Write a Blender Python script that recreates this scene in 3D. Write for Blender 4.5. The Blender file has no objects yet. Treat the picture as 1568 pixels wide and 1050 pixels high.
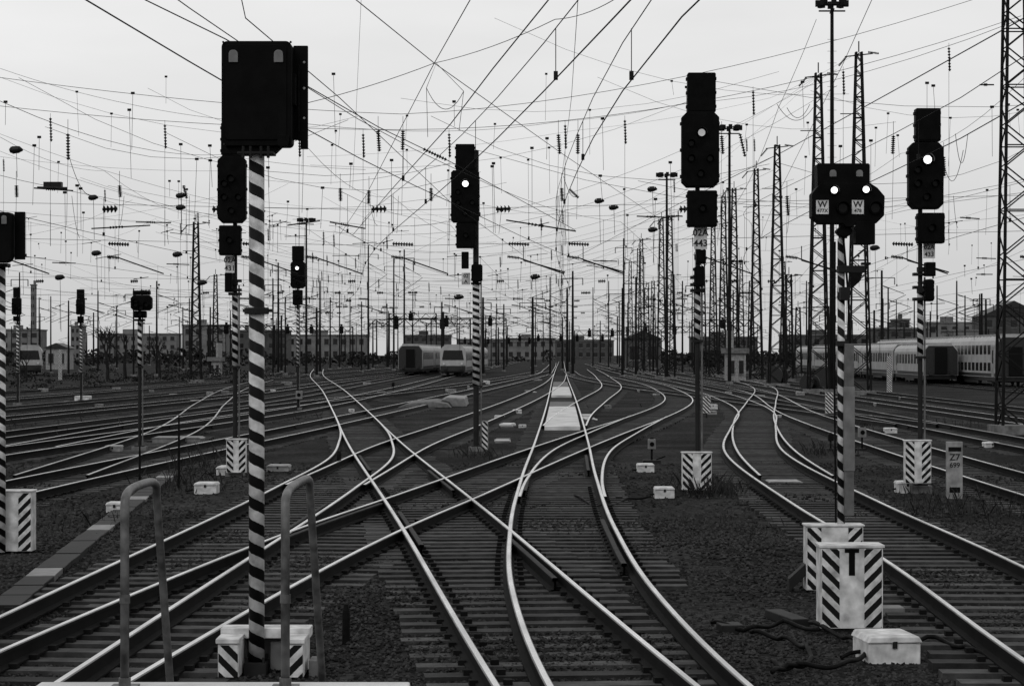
import bpy, math, random
import numpy as np
from mathutils import Vector
random.seed(7); rng=np.random.default_rng(7)
F=3484.4; CH=2.5; HY=541.0; GZ=-0.2; K_=1.818; Q=.909
sc=bpy.context.scene
sc.view_settings.view_transform='Standard'; sc.view_settings.look='None'; sc.view_settings.exposure=0
COL=sc.collection
# survey helpers: sight line readings -> metres (camera height above rail head; depth chain in survey units of 1.818 m)
def W(px,py,d): d=d*K_; return ((px-784)/F*d, d, CH+(HY-py)/F*d)
def GD(py): return F*(CH-GZ)/(py-HY)

# ---------------- materials ----------------
def mat(name,base,rough=.6,metal=0,var=.3,scale=6,bump=0,bscale=60,spec=.3,emit=0,island=False,rvar=0):
    m=bpy.data.materials.new(name); m.use_nodes=True; nt=m.node_tree; N=nt.nodes; L=nt.links
    b=N['Principled BSDF']; b.inputs['Roughness'].default_value=rough; b.inputs['Metallic'].default_value=metal
    b.inputs['Specular IOR Level'].default_value=spec
    tc=N.new('ShaderNodeTexCoord')
    if var>0:
        n=N.new('ShaderNodeTexNoise'); n.inputs['Scale'].default_value=scale; n.inputs['Detail'].default_value=6
        L.new(tc.outputs['Object'],n.inputs['Vector'])
        r=N.new('ShaderNodeMapRange'); r.inputs[1].default_value=.3; r.inputs[2].default_value=.7
        r.inputs[3].default_value=base*(1-var); r.inputs[4].default_value=base*(1+var)
        L.new(n.outputs['Fac'],r.inputs[0]); out=r.outputs[0]
        if island:
            g=N.new('ShaderNodeNewGeometry'); r2=N.new('ShaderNodeMapRange'); r2.inputs[3].default_value=.35; r2.inputs[4].default_value=2.0
            L.new(g.outputs['Random Per Island'],r2.inputs[0])
            mm=N.new('ShaderNodeMath'); mm.operation='MULTIPLY'; L.new(out,mm.inputs[0]); L.new(r2.outputs[0],mm.inputs[1]); out=mm.outputs[0]
        L.new(out,b.inputs['Base Color'])
        if rvar:
            rr_=N.new('ShaderNodeMapRange'); rr_.inputs[1].default_value=.3; rr_.inputs[2].default_value=.7; rr_.inputs[3].default_value=rough+rvar; rr_.inputs[4].default_value=rough-rvar
            L.new(n.outputs['Fac'],rr_.inputs[0]); L.new(rr_.outputs[0],b.inputs['Roughness'])
    else: b.inputs['Base Color'].default_value=(base,base,base,1)
    if bump>0:
        n2=N.new('ShaderNodeTexNoise'); n2.inputs['Scale'].default_value=bscale; n2.inputs['Detail'].default_value=4
        L.new(tc.outputs['Object'],n2.inputs['Vector'])
        bp=N.new('ShaderNodeBump'); bp.inputs['Strength'].default_value=bump; bp.inputs['Distance'].default_value=.02
        L.new(n2.outputs['Fac'],bp.inputs['Height']); L.new(bp.outputs[0],b.inputs['Normal'])
    if emit:
        b.inputs['Emission Color'].default_value=(1,1,1,1); b.inputs['Emission Strength'].default_value=emit
    return m
def stripe_mat(name,kind,pitch,white=.6,black=.006):
    m=bpy.data.materials.new(name); m.use_nodes=True; nt=m.node_tree; N=nt.nodes; L=nt.links
    b=N['Principled BSDF']; b.inputs['Roughness'].default_value=.6; b.inputs['Specular IOR Level'].default_value=.1
    tc=N.new('ShaderNodeTexCoord'); s=N.new('ShaderNodeSeparateXYZ'); L.new(tc.outputs['Object'],s.inputs[0])
    def M(op,a,c=None):
        k=N.new('ShaderNodeMath'); k.operation=op
        for i,q in enumerate((a,c)):
            if q is None: continue
            if isinstance(q,(int,float)): k.inputs[i].default_value=q
            else: L.new(q,k.inputs[i])
        return k.outputs[0]
    z=M('DIVIDE',s.outputs['Z'],pitch)
    if kind=='helix':
        a=M('DIVIDE',M('ARCTAN2',s.outputs['Y'],s.outputs['X']),2*math.pi); ph=M('ADD',z,a)
    elif kind=='down': ph=M('ADD',z,M('DIVIDE',s.outputs['X'],pitch))
    else: ph=M('SUBTRACT',z,M('DIVIDE',s.outputs['X'],pitch))
    nz=N.new('ShaderNodeTexNoise'); nz.inputs['Scale'].default_value=30; L.new(tc.outputs['Object'],nz.inputs['Vector'])
    ph=M('ADD',ph,M('MULTIPLY',nz.outputs['Fac'],.06))
    st=M('GREATER_THAN',M('FRACT',M('ADD',ph,100)),.5)
    n=N.new('ShaderNodeTexNoise'); n.inputs['Scale'].default_value=9; n.inputs['Detail'].default_value=7; L.new(tc.outputs['Object'],n.inputs['Vector'])
    dirt=N.new('ShaderNodeMapRange'); dirt.inputs[1].default_value=.3; dirt.inputs[2].default_value=.65; dirt.inputs[3].default_value=white*.4; dirt.inputs[4].default_value=white
    L.new(n.outputs['Fac'],dirt.inputs[0])
    o=M('ADD',M('MULTIPLY',st,dirt.outputs[0]),black); L.new(o,b.inputs['Base Color'])
    return m
BLK=mat('black_signal_enamel',.003,.6,var=.4,bump=.05,spec=.04)
BLK2=mat('black_worn_paint',.0045,.65,var=.5,scale=20,spec=.06)
DKSTEEL=mat('dark_galvanised_steel',.011,.65,var=.4,scale=3,spec=.15)
LATT=mat('lattice_steel',.008,.8,var=.4,scale=.8,spec=.08)
GREY=mat('grey_galvanised_pole',.09,.5,var=.4,scale=8)
MGREY=mat('mid_grey_paint',.13,.5)
TUBE=mat('handrail_steel',.085,.5,metal=.2,var=.6,scale=14,bump=.05)
WHITE=mat('white_weathered_paint',.46,.6,var=.4,scale=7,bump=.05)
WGREY=mat('light_grey_paint',.2,.6,var=.45,scale=5)
CONC=mat('concrete',.11,.85,var=.45,scale=4,bump=.3)
CONCL=mat('pale_concrete',.48,.9,var=.35,scale=1.2,bump=.3)
SLEEP=mat('weathered_sleeper',.022,.8,var=.6,scale=5,bump=.4,bscale=25,island=True,spec=.2)
RSIDE=mat('rusty_rail_side',.006,.85,var=.4,scale=3,spec=.08)
RDARK=mat('rusty_guard_rail',.02,.7,var=.4,scale=3,spec=.1)
RSHO=mat('rail_shoulder',.12,.5,metal=1,var=.5,scale=3)
RTOP=mat('polished_rail_head',.66,.27,metal=1,var=.3,scale=.7,rvar=.06)
RTOPD=mat('dull_rail_head',.34,.40,metal=1,var=.5,scale=.4,rvar=.08)
STONE=mat('ballast_stone',.021,.9,var=.3,scale=30,island=True,spec=.1)
WIRE=mat('copper_wire',.012,.8,var=0,spec=.08)
CER=mat('insulator_ceramic',.007,.5,var=0,spec=.15)
GLASS=mat('dark_glass',.008,.2,var=0,spec=.35)
LIT=mat('lit_lens',.9,.3,var=0,emit=2.2)
DIM=mat('dim_lens',.4,.2,var=0,emit=.3)
LENS=mat('unlit_lens',.004,.3,var=0,spec=.12)
HEL=stripe_mat('mast_helix_stripes','helix',.19)
SDN=stripe_mat('warning_stripes_down','down',.15)
SUP=stripe_mat('warning_stripes_up','up',.15)
LEAF=mat('dark_foliage',.02,.9,var=.5,scale=1,island=True,spec=.05)
BARK=mat('bark',.012,.9,var=.4,spec=.1)
TRBODY=mat('train_body_light',.30,.5,var=.2,scale=1.2)
TRDARK=mat('train_dark',.012,.5,var=.3)
TRROOF=mat('train_roof',.20,.7,var=.3)
BRICK=mat('dark_building_wall',.05,.9,var=.3,scale=.5)
BLDG=mat('grey_building_wall',.12,.9,var=.3,scale=.3)
BLACKTXT=mat('black_lettering',.008,.6,var=0)

# ---------------- mesh builder ----------------
class MB:
    def __init__(s): s.v=[];s.f=[];s.mi=[];s.mats=[]
    def mid(s,m):
        if m not in s.mats: s.mats.append(m)
        return s.mats.index(m)
    def add(s,vs,fs,m):
        o=len(s.v); s.v.extend(vs); k=s.mid(m)
        for f in fs: s.f.append(tuple(i+o for i in f)); s.mi.append(k)
    def box(s,x0,x1,y0,y1,z0,z1,m,top=None,rz=0,c=None):
        vs=[(x0,y0,z0),(x1,y0,z0),(x1,y1,z0),(x0,y1,z0),(x0,y0,z1),(x1,y0,z1),(x1,y1,z1),(x0,y1,z1)]
        if rz:
            cx,cy=c if c else ((x0+x1)/2,(y0+y1)/2); ca,sa=math.cos(rz),math.sin(rz)
            vs=[(cx+(x-cx)*ca-(y-cy)*sa, cy+(x-cx)*sa+(y-cy)*ca, z) for x,y,z in vs]
        s.add(vs,[(0,3,2,1),(0,1,5,4),(1,2,6,5),(2,3,7,6),(3,0,4,7),(4,5,6,7)],m)
    def prism(s,poly,y0,y1,m):
        n=len(poly); vs=[(x,y0,z) for x,z in poly]+[(x,y1,z) for x,z in poly]
        fs=[tuple(range(n)),tuple(range(2*n-1,n-1,-1))]+[(i,i+n,(i+1)%n+n,(i+1)%n) for i in range(n)]
        s.add(vs,fs,m)
    def tube(s,pts,r,m,n=4,r2=None,cap=True):
        pts=[Vector(p) for p in pts]; K=len(pts); vs=[]
        up=Vector((0,0,1)); prev=None
        for i,p in enumerate(pts):
            t=(pts[min(i+1,K-1)]-pts[max(i-1,0)]).normalized()
            a=prev if prev is not None else (up if abs(t.z)<.9 else Vector((0,1,0)))
            u=(a-t*a.dot(t))
            if u.length<1e-4: u=Vector((1,0,0))-t*t.x
            u.normalize(); w=t.cross(u); prev=u
            rr=r if r2 is None else r+(r2-r)*i/max(1,K-1)
            for k in range(n):
                an=2*math.pi*(k+.5)/n; q=p+u*math.cos(an)*rr+w*math.sin(an)*rr; vs.append(tuple(q))
        fs=[(i*n+k,i*n+(k+1)%n,(i+1)*n+(k+1)%n,(i+1)*n+k) for i in range(K-1) for k in range(n)]
        if cap: fs+= [tuple(range(n-1,-1,-1)), tuple((K-1)*n+k for k in range(n))]
        s.add(vs,fs,m)
    def disc(s,x,y0,y1,z,r,m,n=16): s.tube([(x,y0,z),(x,y1,z)],r,m,n)
    def insul(s,p,q,r,m=None,k=8):
        p=Vector(p);q=Vector(q); m=m or CER
        s.tube([p,q],r*.35,m,6)
        for i in range(k):
            a=p.lerp(q,(i+.3)/k); b=p.lerp(q,(i+.75)/k); s.tube([a,b],r,m,7,r2=r*.6)
    def obj(s,name,parent=None,smooth=False,bevel=0,loc=None):
        me=bpy.data.meshes.new(name); me.from_pydata(s.v,[],s.f)
        for m in s.mats: me.materials.append(m)
        me.polygons.foreach_set('material_index',s.mi)
        if smooth: me.polygons.foreach_set('use_smooth',[True]*len(s.f))
        me.update(); o=bpy.data.objects.new(name,me); COL.objects.link(o)
        if loc: o.location=loc
        if parent: o.parent=parent
        if bevel:
            b=o.modifiers.new('bevel','BEVEL'); b.width=bevel; b.segments=2; b.limit_method='ANGLE'
        return o
def empty(name,loc,rz=0):
    e=bpy.data.objects.new(name,None); e.empty_display_size=.3; e.location=loc; e.rotation_euler=(0,0,rz); COL.objects.link(e); return e
def text(s,x,y,z,size,parent,m=BLACKTXT,name='label_text'):
    c=bpy.data.curves.new(name,'FONT'); c.body=s; c.size=size; c.align_x='CENTER'; c.align_y='CENTER'; c.extrude=.001; c.offset=size*.02
    c.materials.append(m); o=bpy.data.objects.new(name,c); COL.objects.link(o); o.parent=parent; o.location=(x,y,z); o.rotation_euler=(math.pi/2,0,0)
def chamf(x0,x1,z0,z1,c,cb=None):
    cb=c if cb is None else cb
    return [(x0+cb,z0),(x1-cb,z0),(x1,z0+cb),(x1,z1-c),(x1-c,z1),(x0+c,z1),(x0,z1-c),(x0,z0+cb)]

# ---------------- world ----------------
w=bpy.data.worlds.new('World'); sc.world=w; w.use_nodes=True; nt=w.node_tree; N=nt.nodes; L=nt.links
bg=N['Background']; sky=N.new('ShaderNodeTexSky'); sky.sky_type='NISHITA'; sky.sun_disc=False
SE,SR=math.radians(38),math.radians(205); sky.sun_elevation=SE; sky.sun_rotation=SR; sky.dust_density=4
bw=N.new('ShaderNodeRGBToBW'); L.new(sky.outputs[0],bw.inputs[0])
tc=N.new('ShaderNodeTexCoord'); sp=N.new('ShaderNodeSeparateXYZ'); L.new(tc.outputs['Generated'],sp.inputs[0])
gr=N.new('ShaderNodeMapRange'); gr.inputs[1].default_value=-.01; gr.inputs[2].default_value=.15; gr.inputs[3].default_value=6.2; gr.inputs[4].default_value=8.5; gr.interpolation_type='SMOOTHSTEP'
L.new(sp.outputs['Z'],gr.inputs[0])
mp=N.new('ShaderNodeMapping'); mp.inputs['Scale'].default_value=(2,2,9); L.new(tc.outputs['Generated'],mp.inputs[0])
cn=N.new('ShaderNodeTexNoise'); cn.inputs['Scale'].default_value=1.8; cn.inputs['Detail'].default_value=5; L.new(mp.outputs[0],cn.inputs['Vector'])
cr=N.new('ShaderNodeMapRange'); cr.inputs[1].default_value=.3; cr.inputs[2].default_value=.7; cr.inputs[3].default_value=.92; cr.inputs[4].default_value=1.07; L.new(cn.outputs['Fac'],cr.inputs[0])
mu=N.new('ShaderNodeMath'); mu.operation='MULTIPLY'; L.new(gr.outputs[0],mu.inputs[0]); L.new(cr.outputs[0],mu.inputs[1])
mx=N.new('ShaderNodeMix'); mx.data_type='FLOAT'; mx.inputs[0].default_value=.94; L.new(bw.outputs[0],mx.inputs[2]); L.new(mu.outputs[0],mx.inputs[3])
L.new(mx.outputs[0],bg.inputs[0]); bg.inputs[1].default_value=.1
sd=bpy.data.lights.new('sun','SUN'); sd.energy=.7; sd.angle=math.radians(25); sd.color=(1,1,1)
so=bpy.data.objects.new('sun',sd); COL.objects.link(so)
dv=Vector((math.sin(SR)*math.cos(SE),math.cos(SR)*math.cos(SE),math.sin(SE)))
so.rotation_euler=dv.to_track_quat('Z','Y').to_euler()

# ---------------- ground ----------------
gm=bpy.data.materials.new('ballast_ground'); gm.use_nodes=True; nt=gm.node_tree; N=nt.nodes; L=nt.links
b=N['Principled BSDF']; b.inputs['Roughness'].default_value=.95; b.inputs['Specular IOR Level'].default_value=.05
g=N.new('ShaderNodeNewGeometry')
def nz(sc_,d=5):
    n=N.new('ShaderNodeTexNoise'); n.inputs['Scale'].default_value=sc_; n.inputs['Detail'].default_value=d; L.new(g.outputs['Position'],n.inputs['Vector']); return n
n1=nz(.25,8); n2=nz(14,3); vo=N.new('ShaderNodeTexVoronoi'); vo.inputs['Scale'].default_value=14; L.new(g.outputs['Position'],vo.inputs['Vector'])
r1=N.new('ShaderNodeMapRange'); r1.inputs[1].default_value=.38; r1.inputs[2].default_value=.66; r1.inputs[3].default_value=.006; r1.inputs[4].default_value=.026; L.new(n1.outputs['Fac'],r1.inputs[0])
sc3=N.new('ShaderNodeSeparateColor'); L.new(vo.outputs['Color'],sc3.inputs[0])
r2=N.new('ShaderNodeMapRange'); r2.inputs[3].default_value=.25; r2.inputs[4].default_value=2.0; L.new(sc3.outputs[0],r2.inputs[0])
m1=N.new('ShaderNodeMath'); m1.operation='MULTIPLY'; L.new(r1.outputs[0],m1.inputs[0]); L.new(r2.outputs[0],m1.inputs[1]); L.new(m1.outputs[0],b.inputs['Base Color'])
ad=N.new('ShaderNodeMath'); ad.operation='SUBTRACT'; L.new(n2.outputs['Fac'],ad.inputs[0]); L.new(vo.outputs['Distance'],ad.inputs[1])
bp=N.new('ShaderNodeBump'); bp.inputs['Strength'].default_value=.7; bp.inputs['Distance'].default_value=.04; L.new(ad.outputs[0],bp.inputs['Height']); L.new(bp.outputs[0],b.inputs['Normal'])
gb=MB(); xs=[-1500,-300,-90]+list(np.arange(-50,51,1.5))+[90,300,1500]; ys=[-200,-40]+list(np.arange(-8,80,1.5))+[84,95,130,200,400,900,3000]
vs=[]
for y in ys:
    for x in xs:
        zz=GZ-.01+ (.025*math.sin(x*.9+y*.37)+.02*math.sin(y*1.3-x*.5) if abs(x)<55 and -8<y<85 else 0); vs.append((x,y,zz))
nx=len(xs); gb.add(vs,[(j*nx+i,j*nx+i+1,(j+1)*nx+i+1,(j+1)*nx+i) for j in range(len(ys)-1) for i in range(nx-1)],gm)
gb.obj('ground',smooth=True)

# ---------------- tracks ----------------
def fn(pts):
    pts=sorted([(d*K_,x*Q) for x,d in pts]); D=np.array([p[0] for p in pts],float); X=np.array([p[1] for p in pts],float)
    M=np.gradient(X,D) if len(D)>2 else np.full(len(D),(X[-1]-X[0])/(D[-1]-D[0]))
    def f(d):
        if d<=D[0]: return X[0]+M[0]*(d-D[0])
        if d>=D[-1]: return X[-1]+M[-1]*(d-D[-1])
        i=int(np.searchsorted(D,d)-1); i=max(0,i); h=D[i+1]-D[i]; t=(d-D[i])/h
        return float((2*t**3-3*t*t+1)*X[i]+(t**3-2*t*t+t)*h*M[i]+(-2*t**3+3*t*t)*X[i+1]+(t**3-t*t)*h*M[i+1])
    return f
PROF=[(-.07,-.16),(.07,-.16),(.07,-.145),(.012,-.128),(.012,-.045),(.034,-.035),(.034,-.008),(.024,0),(-.024,0),(-.034,-.008),(-.034,-.035),(-.012,-.045),(-.012,-.128),(-.07,-.145)]
PF2=[(-.07,-.16),(.07,-.16),(.034,-.05),(.031,0),(-.031,0),(-.034,-.05)]
def rail(mb,f,off,d0,d1,z,top):
    for (a,bb,st,P,ti,si) in ((d0,min(d1,80),1.0,PROF,(7,),(6,8)),(max(d0,80),d1,4.0,PF2,(3,),())):
        if bb-a<.5: continue
        k=max(2,int((bb-a)/st)+1); D=np.linspace(a,bb,k); n=len(P); vs=[]
        for d in D:
            s_=(f(d+.3)-f(d-.3))/.6; ln=math.hypot(1,s_); nx_,ny_=1/ln,-s_/ln
            for (px,pz) in P: vs.append((f(d)+(off+px)*nx_, d+(off+px)*ny_, z+pz))
        A=[];B=[];S=[]
        for i in range(k-1):
            for j in range(n):
                q=(i*n+j,i*n+(j+1)%n,(i+1)*n+(j+1)%n,(i+1)*n+j); (A if j in ti else S if j in si else B).append(q)
        o=len(mb.v); mb.add(vs,B,RSIDE)
        for lst,m_ in ((A,top),(S,RDARK if top is RDARK else RSHO)):
            kk=mb.mid(m_)
            for q in lst: mb.f.append(tuple(t+o for t in q)); mb.mi.append(kk)
TR=[]
def track(pts,d0,d1,top=RTOP,sl=True,sld=150,skip=.9):
    d0*=K_; d1*=K_; sld*=K_
    f=fn(pts); mb=MB(); idx=len(TR); z=-.0015*idx if idx<8 else -.012-.0012*(idx-8)
    for off in (-.7525,.7525): rail(mb,f,off,d0,d1,z,top)
    if sl:
        d=d0
        while d<min(d1,sld):
            s_=(f(d+.3)-f(d-.3))/.6; a=math.atan(s_); x=f(d)
            d+=.6*math.cos(a)
            if any(q0<=d<=q1 and abs(q(d)-x)<skip for q,q0,q1 in TR): continue
            zt=-.163+z+random.uniform(-.004,.002); hw=1.3+random.uniform(-.05,.05)
            mb.box(x-hw,x+hw,d-.13,d+.13,-.3,zt,SLEEP,rz=-a+random.uniform(-.015,.015))
            if d<45:
                for o2 in (-.7525,.7525):
                    for e in (-.14,.14):
                        cx=x+(o2+e)*math.cos(a); cy=d-(o2+e)*math.sin(a)
                        mb.box(cx-.035,cx+.035,cy-.05,cy+.05,zt,zt+.045,RSIDE,rz=-a)
    TR.append((f,d0,d1)); mb.obj('railway_track')
    return f
A=track([(1.6,5),(.71,9.4),(-.92,18.1),(-3.9,33.3),(-7.4,52.6),(-12.6,81),(-24,140),(-34,200)],-4,200)
B=track([(2.2,4),(1.15,9.4),(.83,13.3),(.8,17.9),(1.02,24.7),(1.5,34.5),(1.85,42),(5.2,122.8),(17.4,400)],-4,400)
D=track([(-4.7,4),(-4.06,9.6),(-2.5,18.1),(-1.5,21.9),(.8,31),(3.3,40.3),(5.6,48.4),(9.3,64),(12,90),(12.5,140)],3,140)
C=track([(-4.9,4),(-4.65,9.6),(-4.55,11.9),(-4.05,23.5),(-4.0,30),(-4.7,36.5),(-7.4,52.6)],3,44)
E=track([(5.2,4),(5.45,10.4),(5.8,14.8),(6.0,21),(6.85,32.2),(8.9,42),(11.2,52),(13.6,72),(14.6,100),(15.2,140),(20,300)],-4,300)
H=track([(-4.2,20),(-3.75,27),(-3.3,34),(-2.2,43),(-.2,60),(3.3,98),(6.6,155)],24,155)
SL=track([(.8,17.9),(1.15,25),(2.0,32.5),(3.6,40),(5.6,48.4)],22,50)
I=track([(-11.5,8),(-10.3,23.5),(-7.6,44),(-4.6,69),(-.5,105),(4,150),(6.5,200),(12,330)],2,330)
J=track([(-16.5,15),(-14.5,32),(-11.2,52),(-9.2,85),(-7.9,140),(-3.5,240),(2,380)],8,380)
K=track([(-19,20),(-17.4,38.6),(-15,60),(-13.6,110),(-12.7,154),(-8.5,250),(-3,380)],10,380,RTOPD)
track([(-24,25),(-21.8,48),(-19,70),(-17,120),(-13,200),(-5,380)],20,380)
track([(-28,35),(-25.7,57),(-23.5,80),(-21,130),(-16,220)],30,380,RTOPD)
track([(-33,45),(-31,70),(-28,120),(-22,220)],40,380)
track([(-40,60),(-37,90),(-34,140),(-28,250)],50,380,RTOPD)
track([(-10.3,23.5),(-12,40),(-16.5,62),(-21,85),(-26,120)],26,120,RTOPD)
track([(-14.5,32),(-14.2,45),(-12,62),(-7,88),(-2,120),(5,180)],34,180)
NN=track([(10.4,10),(11,24.7),(11.6,34),(13,50),(17.5,80),(19,140),(24,300)],4,300)
O=track([(15.3,14),(15.8,30),(16.6,60),(17.5,90),(21,200),(27,350)],8,350,RTOPD)
P=track([(20.5,20),(21,48),(22,90),(26,200),(32,350)],14,350)
track([(25,30),(25.5,60),(26.5,100),(31,200)],24,350,RTOPD)
T1=track([(36.0,60),(39.5,105),(43,150),(54,290)],50,300,RTOPD)
T2=track([(39.5,60),(42.6,97),(47,150),(58,290)],50,300,RTOPD)
track([(6.0,21),(7.2,32),(9.8,46),(14,64),(20,90),(25,130)],26,130)
track([(1.85,42),(2.6,50),(4.6,66),(8,92),(10.5,130),(14,200)],44,200)
track([(16,45),(14,62),(10.5,90),(8,130),(9,180)],45,180,RTOPD)
gb=MB()
def guard(f,off,a,c): rail(gb,f,off,a*K_,c*K_,-.012,RDARK)
guard(A,-.63,16.5,20);guard(A,.63,14,17);guard(B,.63,15,19);guard(A,-.63,27,31);guard(A,.63,23,27);guard(D,.63,19,23);guard(B,-.63,23,27);guard(B,.63,27,31);guard(D,-.63,17,21);guard(C,.63,18,21)
gb.obj('guard_rails')

# ballast stones
pts=[]
for (a,c,n) in ((17,24,17000),(24,36,18000),(36,56,11000)):
    y=rng.uniform(a,c,n); x=rng.uniform(-1,1,n)*(y*.23+.5); pts+=list(zip(x,y))
ov=np.array([(1,0,0),(-1,0,0),(0,1,0),(0,-1,0),(0,0,1),(0,0,-1)],float); of=[(0,2,4),(2,1,4),(1,3,4),(3,0,4),(2,0,5),(1,2,5),(3,1,5),(0,3,5)]
P_=np.array(pts); n=len(P_); V=np.repeat(ov[None],n,0)*rng.uniform(.55,1.2,(n,6,1))*(rng.uniform(.02,.036,n)*np.clip(P_[:,1]/26,.9,1.35))[:,None,None]
V[:,:,2]*=.85; an=rng.uniform(0,6.28,n); ca,sa=np.cos(an)[:,None],np.sin(an)[:,None]
tl=rng.uniform(-.7,.7,n)[:,None]; xz=V[:,:,0]*np.cos(tl)-V[:,:,2]*np.sin(tl); V[:,:,2]=V[:,:,0]*np.sin(tl)+V[:,:,2]*np.cos(tl); V[:,:,0]=xz
X=V[:,:,0]*ca-V[:,:,1]*sa; Y=V[:,:,0]*sa+V[:,:,1]*ca
zg=.025*np.sin(P_[:,0]*.9+P_[:,1]*.37)+.02*np.sin(P_[:,1]*1.3-P_[:,0]*.5)
V=np.stack([X+P_[:,:1],Y+P_[:,1:],V[:,:,2]+(GZ-.002+zg)[:,None]],-1).reshape(-1,3)
me=bpy.data.meshes.new('ballast_gravel'); Fc=(np.arange(n)[:,None,None]*6+np.array(of)[None]).reshape(-1,3)
me.from_pydata(V.tolist(),[],Fc.tolist()); me.materials.append(STONE); COL.objects.link(bpy.data.objects.new('ballast_gravel',me))

# pale slab between rails of the centre track
mb=MB()
for a,c,m in ((43.5,60,CONCL),(60.4,66,CONC),(76,95,CONCL),(96,112,CONC)):
    k=8
    for i in range(k):
        y0=(a+(c-a)*i/k)*K_; y1=(a+(c-a)*(i+1)/k)*K_-.05; xm=B((y0+y1)/2); mb.box(xm-.62,xm+.62,y0,y1,-.2,-.03-random.uniform(0,.01),m,rz=-.021)
mb.obj('track_crossing_slab')
mb=MB()
for (px,py,wx,ly) in ((822,582,.35,14),(812,600,.3,6),(778,652,.22,3.5),(770,676,.22,2.5),(898,640,.25,6)):
    d=GD(py); x=(px-784)/F*d
    for q in range(3):
        yy=d-ly/2+ly*q/3; xx=x+random.uniform(-.08,.08); mb.box(xx-wx,xx+wx,yy,yy+ly/3.3,GZ-.03,GZ+random.uniform(.04,.1),random.choice((CONCL,CONC)),rz=random.uniform(-.1,.1))
mb.obj('loose_concrete_slabs',bevel=.01)

# ---------------- signals ----------------
def bits(mb,x0,x1,z0,z1,y0,y1):
    for t in (.15,.5,.85):
        z=z0+(z1-z0)*t; mb.box(x0-.025,x0,y0+.06,y1-.04,z-.03,z+.03,DKSTEEL); mb.box(x1,x1+.02,y0+.08,y1-.05,z-.02,z+.04,DKSTEEL)
def lens(mb,x,z,yf,m,r=.055,hood=.2):
    mb.disc(x,yf-.03,yf,z,r*1.35,BLK,20); mb.disc(x,yf-.034,yf-.03,z,r,m,20)
    n=14; ro,ri=r*1.5,r*1.38; vs=[]; 
    for k in range(n+1):
        a=math.radians(-20+220*k/n); c_,s_=math.cos(a),math.sin(a)
        vs+=[(x+ro*c_,yf,z+ro*s_),(x+ro*c_,yf-hood,z+ro*s_),(x+ri*c_,yf,z+ri*s_),(x+ri*c_,yf-hood,z+ri*s_)]
    fs=[]
    for k in range(n):
        a=4*k;c=a+4; fs+=[(a,a+1,c+1,c),(a+2,c+2,c+3,a+3),(a+1,a+3,c+3,c+1)]
    mb.add(vs,fs,BLK)
def plate_box(par,x0,x1,z0,z1,y0,y1,sw,slot=False,name='cabinet'):
    mb=MB(); mb.box(x0,x1,y0,y1,z0,z1,WHITE); mb.box(x0-.015,x1+.015,y0-.015,y1+.015,z1,z1+.025,WHITE)
    if slot:
        xm=(x0+x1)/2; mb.box(xm-.07,xm+.07,y0-.004,y0,z1-.05,z1-.01,BLK); mb.box(xm-.03,xm+.03,y0-.004,y0,z1-.27,z1-.05,BLK)
    mb.obj(name+'_body',par,bevel=.008)
    h=.012
    a=MB(); a.box(x0+h,x0+sw,y0-.006,y0-.001,z0+.01,z1-.012,SDN); a.obj(name+'_stripe_left',par)
    a=MB(); a.box(x1-sw,x1-h,y0-.006,y0-.001,z0+.01,z1-.012,SUP); a.obj(name+'_stripe_right',par)
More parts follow.
